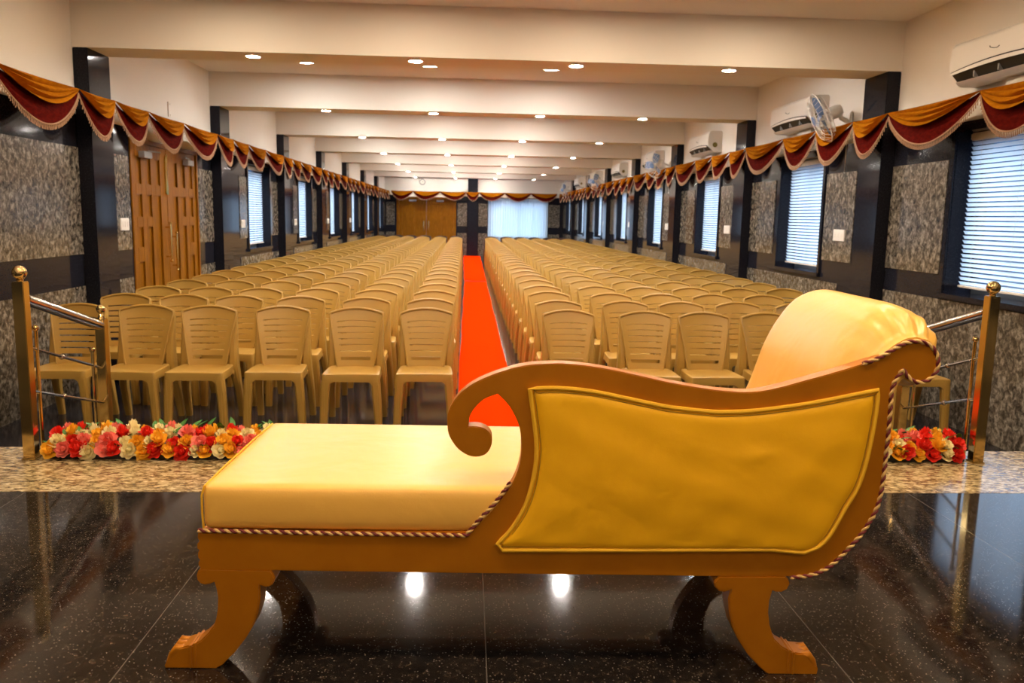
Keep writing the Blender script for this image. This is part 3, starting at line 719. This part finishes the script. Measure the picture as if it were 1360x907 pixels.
for row in range(NROW, NROW+4):
    for ci in range(12):
        xx, yy, a = chair_at(row, ci); mt.append(Matrix.Translation((xx,yy,FL)) @ Matrix.Rotation(a, 4, 'Z'))
o = bpy.data.objects.new('plastic_chair', joined(CP, 'plastic_chair', M['chair'], mt)); C.objects.link(o)
tag(o, 'block of tan plastic chairs filling the farthest rows on both sides', 'chair', 'tan plastic chairs in rows', 'stuff')
for row in range(NROW+4, NROW+6):
    for ci in range(12):
        xx, yy, a = chair_at(row, ci)
        c = bpy.data.objects.new('plastic_chair', ONED); C.objects.link(c); c.location = (xx,yy+.1,FL); c.rotation_euler = (0,0,a)
        tag(c, 'dark brown chair in the %s row behind the tan chairs, %s %s of the carpet' % (('first','last')[row-NROW-4], COLS[ci][1], COLS[ci][2]), 'chair', 'dark brown chairs in the last rows')

# ------------------------------------------------------------------ chaise lounge
SA = -math.atan(.0357)
SOF = empty('chaise_lounge', (0, 1.735, ST), 'gold wooden chaise lounge with yellow leather cushions and a scrolled arm', 'chaise lounge', rz=SA)
DEP = .575
def cr(p, s=3): return crom(p, s)
def chain(*segs):
    out = []
    for s_ in segs:
        for q in s_:
            if not out or (Vector(out[-1])-Vector(q)).length > .0008: out.append(q)
    if (Vector(out[0])-Vector(out[-1])).length < .0008: out.pop()
    return out
TL = (-.5811,.3175)
def resm(me, nm, m, par=SOF, loc=(0,0,0)): return link(nm, me, m, par, loc)
front = chain([LEFT[-1]], [INNER[0]], cr(INNER), cr(SCR_IN), cr(CURL), cr(END), cr(RIGHT), BOTTOM, cr(LEFT,2))
resm(prism(front, 0, .042, .004), 'side_frame', M['gold'])
RZ = INNER[0][1]
far_in = cr([(.70,RZ-.012),(.76,.37),(.80,.44),(.835,.53),(.86,.62),(.885,.69),(.905,.735)],3)
rearo = chain([(LEFT[-1][0],RZ-.012)], far_in, cr(END), cr(RIGHT), BOTTOM, cr(LEFT,2))
resm(prism(rearo, DEP-.042, DEP, .004), 'rear_frame', M['gold'])
b = MB(); b.box(LEFT[0][0]+.008, LEFT[0][0]+.030, .042, DEP-.042, .235, RZ-.003); b.build('end_rail', M['gold'], SOF, smooth=0, bev=.003)
b = MB(); b.box(-.54, .70, .043, DEP-.043, .245, .325); b.build('seat_base', M['tray'], SOF, smooth=0)
def cleg(outl, y0, y1, paw, sgn):
    me = prism(chain(outl), y0, y1, .003); lg = resm(me, 'leg', M['gold'])
    # carved paw: three rounded toes and two ankle bands across the foot
    b = MB(); w = (y1-y0)
    for i in range(3):
        yy = y0+w*(i+.5)/3
        b.tube([(paw[0], yy, paw[1]), ((paw[0]+paw[2])/2, yy, (paw[1]+paw[3])/2+.009), (paw[2], yy, paw[3]+.003), (paw[4], yy, paw[5])], [w/6.2,w/5.2,w/5.4,w/8], 10)
        b.ball((paw[0], yy, paw[1]), w/6.2, 10); b.ball((paw[4], yy, paw[5]), w/9, 8)
    b.build('paw', M['gold'], lg, smooth=60)
    b = MB()
    for t in (0, 1):
        bx, bz = paw[6]-sgn*.010*t*-1, paw[7]+.0055*t
        b.tube([(bx, y0-.001, bz-.05), (bx, y0-.001, bz), (bx, y1+.001, bz), (bx, y1+.001, bz-.05)], .0032, 6)
    b.build('ankle_band', M['gold'], lg)
legl = LEGL[:]; legr = LEGR[:]
PAWL = (-.628,.043,-.648,.027,-.659,.008,-.607,.054); PAWR = (.768,.042,.788,.026,.797,.009,.744,.052)
for y0_, y1_ in ((-.002,.054),(DEP-.052,DEP+.002)):
    cleg(legl, y0_, y1_, PAWL, 1); cleg(legr, y0_, y1_, PAWR, -1)
# upholstered outer panel
pan = chain(cr(PANEL[:11],3), cr(PANEL[10:17],3), PANEL[17:22], cr(PANEL[21:],3), [PANEL[0]])
def inset(p, d):
    n = len(p); out = []
    for i in range(n):
        a, q, c = Vector(p[i-1]), Vector(p[i]), Vector(p[(i+1) % n]); t = (c-a).normalized(); nn = Vector((-t.y, t.x)); out.append(tuple(q-nn*d))
    return out
def along(p, n):
    p = [Vector(q) for q in p]; L = [0]
    for k in range(1, len(p)): L.append(L[-1]+(p[k]-p[k-1]).length)
    out = []; k = 0
    for i in range(n+1):
        s_ = L[-1]*i/n
        while k < len(L)-2 and L[k+1] < s_: k += 1
        out.append(p[k].lerp(p[k+1], (s_-L[k])/max(1e-9, L[k+1]-L[k])))
    return out
NUc, NVc = 64, 40
ct, cbm = along(cr(PANEL[:11],4), NUc), along(PANEL[17:21][::-1], NUc)
cl, crr = along([PANEL[20],PANEL[21]]+cr(PANEL[21:]+[PANEL[0]],4)[1:], NVc), along(cr(PANEL[10:18],4)[::-1], NVc)
rw = random.Random(5); V = []
for j in range(NVc+1):
    v = j/NVc; row = []
    for i in range(NUc+1):
        u = i/NUc
        p = cbm[i]*(1-v)+ct[i]*v+cl[j]*(1-u)+crr[j]*u-(cbm[0]*(1-u)*(1-v)+cbm[NUc]*u*(1-v)+ct[0]*(1-u)*v+ct[NUc]*u*v)
        ed = min(u*2.1, (1-u)*2.1, v, 1-v); dome = .010*min(1, ed/.055)**.5+.010*min(1, ed/.45)
        wr = .0012*math.sin(u*23+v*9)*math.sin(v*17-u*6)+.0016*math.exp(-((u-.66)/.05)**2-((v-.72)/.045)**2)*2
        row.append((p.x, -(.002+dome+wr*min(1, ed*8)), p.y))
    V.append(row)
b = MB(); b.grid(V); rim = V[0]+[r_[-1] for r_ in V[1:]]+V[-1][::-1][1:]+[r_[0] for r_ in V[::-1][1:-1]]
b.grid([rim, [(x, .0005, z) for x, y, z in rim]], closed_u=True)
def inset(p, d):
    n = len(p); out = []
    for i in range(n):
        a, q, c = Vector(p[i-1]), Vector(p[i]), Vector(p[(i+1) % n]); t_ = (c-a).normalized(); nn = Vector((-t_.y, t_.x)); out.append(tuple(q-nn*d))
    return out
area = sum(pan[i-1][0]*pan[i][1]-pan[i][0]*pan[i-1][1] for i in range(len(pan))); sg = -1 if area > 0 else 1
me = None
PN = b.build('side_panel', M['leather2'], SOF, smooth=55)
b = MB(); b.tube([(x, -.0075, z) for x, z in pan], .0052, 8, closed=True); b.build('piping', M['piping'], PN)
b = MB(); st = inset(pan, .0085*sg); st = crom(st+[st[0]],2)
b.tube([(x, -.0098, z) for x, z in st], .0010, 4, closed=True); b.build('seam', M['thread'], PN)
# seat cushion: rounded box with a crowned top
def rbox(x0, x1, y0, y1, z0, z1, r, nx, ny, nz, crown=0):
    bm = bmesh.new(); bmesh.ops.create_grid(bm, x_segments=1, y_segments=1, size=1); bm.free()
    b = MB(); f = lambda a, c, n: [a+(c-a)*(.5-.5*math.cos(PI*i/n)) for i in range(n+1)]
    xs, ys, zs = f(x0,x1,nx), f(y0,y1,ny), f(z0,z1,nz)
    for z in (z0, z1): b.grid([[(x,y,z) for x in xs] for y in ys])
    for y in (y0, y1): b.grid([[(x,y,z) for x in xs] for z in zs])
    for x in (x0, x1): b.grid([[(x,y,z) for y in ys] for z in zs])
    out = []
    for p in b.v:
        p = Vector(p); q = Vector((min(max(p.x,x0+r),x1-r), min(max(p.y,y0+r),y1-r), min(max(p.z,z0+r),z1-r))); d = p-q
        if d.length > 1e-9: p = q+d.normalized()*r
        u = 2*(p.x-x0)/(x1-x0)-1; v = 2*(p.y-y0)/(y1-y0)-1; t = (p.z-z0)/(z1-z0)
        p.z += crown*t*(1-abs(u)**3)*(1-v*v)
        p.y += -.005*math.sin(PI*t)*(1 if p.y < (y0+y1)/2 else -1)*(1-u**8)
        out.append(tuple(p))
    b.v = out; return b
CUS = rbox(-.573, .74, .006, DEP-.006, .321, .4225, .017, 40, 22, 9, .008).build('seat_cushion', M['leather'], SOF, smooth=60)
b = MB(); b.tube([(-.5715,.0095,.325),(-.5725,.0065,.36),(-.5725,.0075,.40),(-.568,.012,.418)], .0024, 6); b.tube([(-.568,.012,.4185),(-.5685,.15,.4215),(-.5685,.42,.4215),(-.568,DEP-.012,.4185)], .0024, 6); b.build('piping', M['piping'], CUS)
# rolled head cushion
FULL = [(.68,.412),(.735,.475),(.775,.55),(.795,.622),(.813,.680),(.845,.745),(.890,.803),(.948,.829),(1.002,.823),(1.050,.785),(1.068,.728),(1.054,.675),(1.014,.645),(.965,.645),(.936,.65),(.924,.60),(.922,.505),(.911,.42),(.88,.35),(.80,.262),(.735,.25)]
NEAR = [(.70,.412),(.745,.465),(.79,.53),(.822,.59),(.842,.645),(.872,.705),(.905,.748),(.940,.770),(.968,.772),(.996,.760),(1.013,.725),(1.010,.70),(.990,.676),(.960,.672),(.936,.68),(.918,.62),(.917,.505),(.906,.42),(.876,.35),(.798,.262),(.735,.25)]
sta = [(.006,0),(.03,.10),(.055,.42),(.085,.70),(.13,.90),(.20,1),(.38,1),(DEP-.06,1),(DEP-.022,.93),(DEP,.76)]
b = MB(); rows = []
for oy, t in sta:
    pr = [((1-t)*a[0]+t*c[0], (1-t)*a[1]+t*c[1]) for a, c in zip(NEAR, FULL)]; pr = crom(pr, 5); row = []
    for i, (x, z) in enumerate(pr):
        s_ = i/len(pr); pl_amt = math.exp(-((s_-.40)/.10)**2)*math.exp(-((oy-.075)/.045)**2)
        k = .0075*math.sin(s_*150+oy*22)*pl_amt; cx, cz = .965, .715; dv = Vector((x-cx, z-cz)).normalized()
        row.append((x+dv.x*k, oy, z+dv.y*k))
    rows.append(row)
rows = [list(x) for x in zip(*[crom([Vector((p[0],p[1],p[2])) for p in col_], 3) for col_ in zip(*rows)])]
b.grid(rows, closed_u=True); n = len(rows[0])
b.add(rows[0], [list(range(n))]); b.add(rows[-1], [list(range(n))[::-1]])
b.build('head_cushion', M['leather'], SOF, smooth=65)
# braided trims
def rope(path, r, pitch, y, name='braided_trim'):
    p = [Vector((x,yy,z)) for x, yy, z in path]; L = [0]
    for i in range(1, len(p)): L.append(L[-1]+(p[i]-p[i-1]).length)
    tot = L[-1]; N = int(tot/pitch*10); pts = []; j = 0
    for i in range(N+1):
        s_ = tot*i/N
        while j < len(L)-2 and L[j+1] < s_: j += 1
        pts.append(p[j].lerp(p[j+1], (s_-L[j])/max(1e-9, L[j+1]-L[j])))
    b = MB()
    for ph, mi in ((0,0),(PI,1)):
        st_ = []
        for i, q in enumerate(pts):
            t = (pts[min(i+1,N)]-pts[max(i-1,0)]).normalized(); u = Vector((0,1,0)); w = t.cross(u).normalized(); an = 2*PI*i/10+ph
            st_.append(q+(u*math.cos(an)+w*math.sin(an))*r*.75)
        b.tube(st_, r, 6, mi=mi)
    b.build(name, [M['rope_red'], M['rope_gold']], SOF, fix=False, smooth=80)
base = [(-.5805,.000,.3225),(-.3,-.002,.3205),(0.004,-.002,.3195)]+[(x-.004,-.001,z+.003) for x, z in cr(INNER[:5])]
rope(base, .0031, .022, 0)
i0 = [(.800,.006,.672),(.83,.004,.684)]
hd = [(x,.000,z) for x, z in cr(CURL[-2:]+END[:12])]
ou = []
for poly in (cr(CURL[-3:]+END, 3)[6:], cr(RIGHT)):
    for i, (x, z) in enumerate(poly):
        a = Vector(poly[max(i-1,0)]); c = Vector(poly[min(i+1,len(poly)-1)]); t = (c-a).normalized(); nn = Vector((t.y*-1, t.x)); ou.append((x+nn.x*.0015, -.001, z+nn.y*.0015))
rope(ou, .0031, .026, 0)

# ------------------------------------------------------------------ brass railings
def railing(x, dx, label):
    e = empty('stair_railing', (x, 3.365, ST), label, 'railing', 'brass railings beside the stage steps')
    X_ = lambda y: dx*(y-3.365)/.635
    P_ = lambda y, z: (X_(y), y-3.365, z-ST)
    b = MB(); b.box(-.023, .023, -.023, .023, .0, .722); b.box(-.029,.029,-.029,.029,0,.008); b.build('post', M['brass'], e, smooth=0, bev=.003)
    b = MB(); b.lathe([(.012,.720),(.014,.728),(.008,.733)], (0,0,0)); b.ball((0,0,.757), .028, 24); b.build('finial_ball', M['brass'], e)
    yb = 4.0-3.365
    b = MB(); b.box(dx-.022, dx+.022, yb-.024, yb+.024, .202-ST, .985-ST); b.lathe([(.016,.985-ST),(.012,1.0-ST),(.007,1.012-ST)], (dx,yb,0)); b.build('post', M['brass'], e, smooth=0, bev=.003)
    b = MB(); b.ball((dx,yb,1.032-ST), .021, 20); b.build('finial_ball', M['brass'], e)
    b = MB(); b.tube([P_(3.392,1.138), P_(3.98,.958)], .023, 20); b.build('handrail', M['steel'], e)
    for z0, z1 in ((.945,.752),(.765,.585)):
        b = MB(); b.tube([P_(3.392,z0), P_(3.98,z1)], .0062, 10); b.ball(tuple((Vector(P_(3.392,z0))+Vector(P_(3.98,z1)))*.5-Vector((X_(3.415),.05,-.016))), .0125, 14); b.build('side_rail', M['steel'], e)
    for y, zt, zb in ((3.45,1.005,ST),(3.90,.843,.20)):
        b = MB(); b.tube([P_(y,zb), P_(y,zt)], .0075, 10); b.ball(P_(y,zt+.010), .0135, 14); b.build('baluster', M['brass'], e)
railing(-1.765, .03, 'brass railing sloping down the steps at the left end of the flowers')
railing(2.205, .0, 'brass railing sloping down the steps on the right, behind the rolled head of the chaise')

# ------------------------------------------------------------------ artificial flower strips along the stage edge
def petal(b, ang, r, w, lift, curl, base=0):
    d = Vector((math.cos(ang), math.sin(ang), 0)); t = Vector((-d.y, d.x, 0)); rows = []
    for i in range(4):
        s_ = i/3; ww = w*math.sin(PI*(.18+.72*s_)); row = []
        for j in (-1,0,1):
            row.append(tuple(d*(base+r*s_*(1-.25*s_*curl))+t*(ww*j)+Vector((0,0,lift*s_+curl*.012*s_*s_-.004*(j*j)*(1-s_)+.003*(1-abs(j))*-1))))
        rows.append(row)
    b.grid(rows)
def flower_mesh(m, seed, full):
    r = random.Random(seed); b = MB()
    for (n, rad, w, lift, curl) in (((7,.034,.016,.006,.2),(6,.027,.014,.017,.5),(5,.018,.011,.024,.9),(3,.010,.008,.027,1.2)) if full else ((6,.034,.019,.010,.3),(5,.022,.014,.022,.7),(3,.011,.009,.026,1))):
        o0 = r.uniform(0,6)
        for i in range(n): petal(b, o0+2*PI*i/n+r.uniform(-.15,.15), rad*r.uniform(.9,1.08), w, lift, curl)
    b.ball((0,0,.014), .011, 8)
    o = b.build('flower', m, smooth=70, fix=False); me = o.data; bpy.data.objects.remove(o); return me
FM = {c: [flower_mesh(M['petal_'+c], i*7+len(c), i != 1) for i in range(3)] for c in ('red','yellow','cream','pink')}
FLAB = {'red':'red fabric flower','yellow':'golden yellow fabric flower','cream':'cream fabric flower','pink':'coral pink fabric flower'}
def flower_strip(x0, x1, seed, label):
    r = random.Random(seed); cx = (x0+x1)/2
    e = empty('flower_strip', (cx, 3.425, ST), label, 'flowers', 'artificial flower strips on the stage edge')
    h = (x1-x0)/2
    b = MB(); b.box(-h+.01, h-.01, -.066, .075, 0, .036); b.build('tray', M['tray'], e, smooth=0, bev=.004)
    bl = MB(); last = None
    for ri, (y, z, tilt) in enumerate(((-.064,.036,1.05),(-.044,.062,.75),(-.004,.078,.35),(.046,.080,.05))):
        n = int((x1-x0)/.052); 
        for i in range(n):
            x = -h+.03+(2*h-.06)*(i+.5*(ri % 2)*.9)/(n-.55)+r.uniform(-.010,.010)
            c = r.choice([q for q in ('red','red','yellow','yellow','yellow','cream','cream','pink') if q != last]); last = c
            o = bpy.data.objects.new('flower', r.choice(FM[c])); C.objects.link(o); o.parent = e
            o.location = (x, y+r.uniform(-.006,.006), z+r.uniform(-.007,.009)); o.rotation_euler = (tilt+r.uniform(-.3,.3), r.uniform(-.35,.35), r.uniform(0,6)) if False else (tilt+r.uniform(-.25,.25), r.uniform(-.3,.3), 0)
            s_ = r.uniform(1.02,1.32); o.scale = (s_,s_,s_); o['label'] = FLAB[c]
    for i in range(int((x1-x0)/.017)):
        x = r.uniform(-h+.02, h-.02); y = r.choice((-.055,-.02,.04,.062)); z = {-.055:.055,-.02:.10,.04:.105,.062:.105}[y]
        a = r.uniform(0,2*PI) if y > -.05 else r.uniform(PI,2*PI); L_ = r.uniform(.035,.06) if y < .06 else r.uniform(.05,.075); d = Vector((math.cos(a), math.sin(a)*.6, r.uniform(.25,.9))).normalized(); t = d.cross(Vector((0,0,1))).normalized(); p = Vector((x,y,z-.012)); nn = t.cross(d)
        rows = []
        for k in range(5):
            s_ = k/4; ww = .012*math.sin(PI*(.05+.93*s_)); c_ = p+d*L_*s_-nn*.01*s_*s_; rows.append([tuple(c_-t*ww+nn*.003), tuple(c_), tuple(c_+t*ww+nn*.003)])
        bl.grid(rows)
    lv = bl.build('leaves', M['leaf'], e, smooth=70, fix=False); lv['kind'] = 'stuff'; lv['label'] = 'green fabric leaves between the flowers'
flower_strip(-1.712, -.60, 3, 'long strip of red, yellow, cream and coral artificial flowers from the left railing post')
flower_strip(1.44, 2.165, 11, 'short strip of artificial flowers at the right railing post, behind the chaise head')
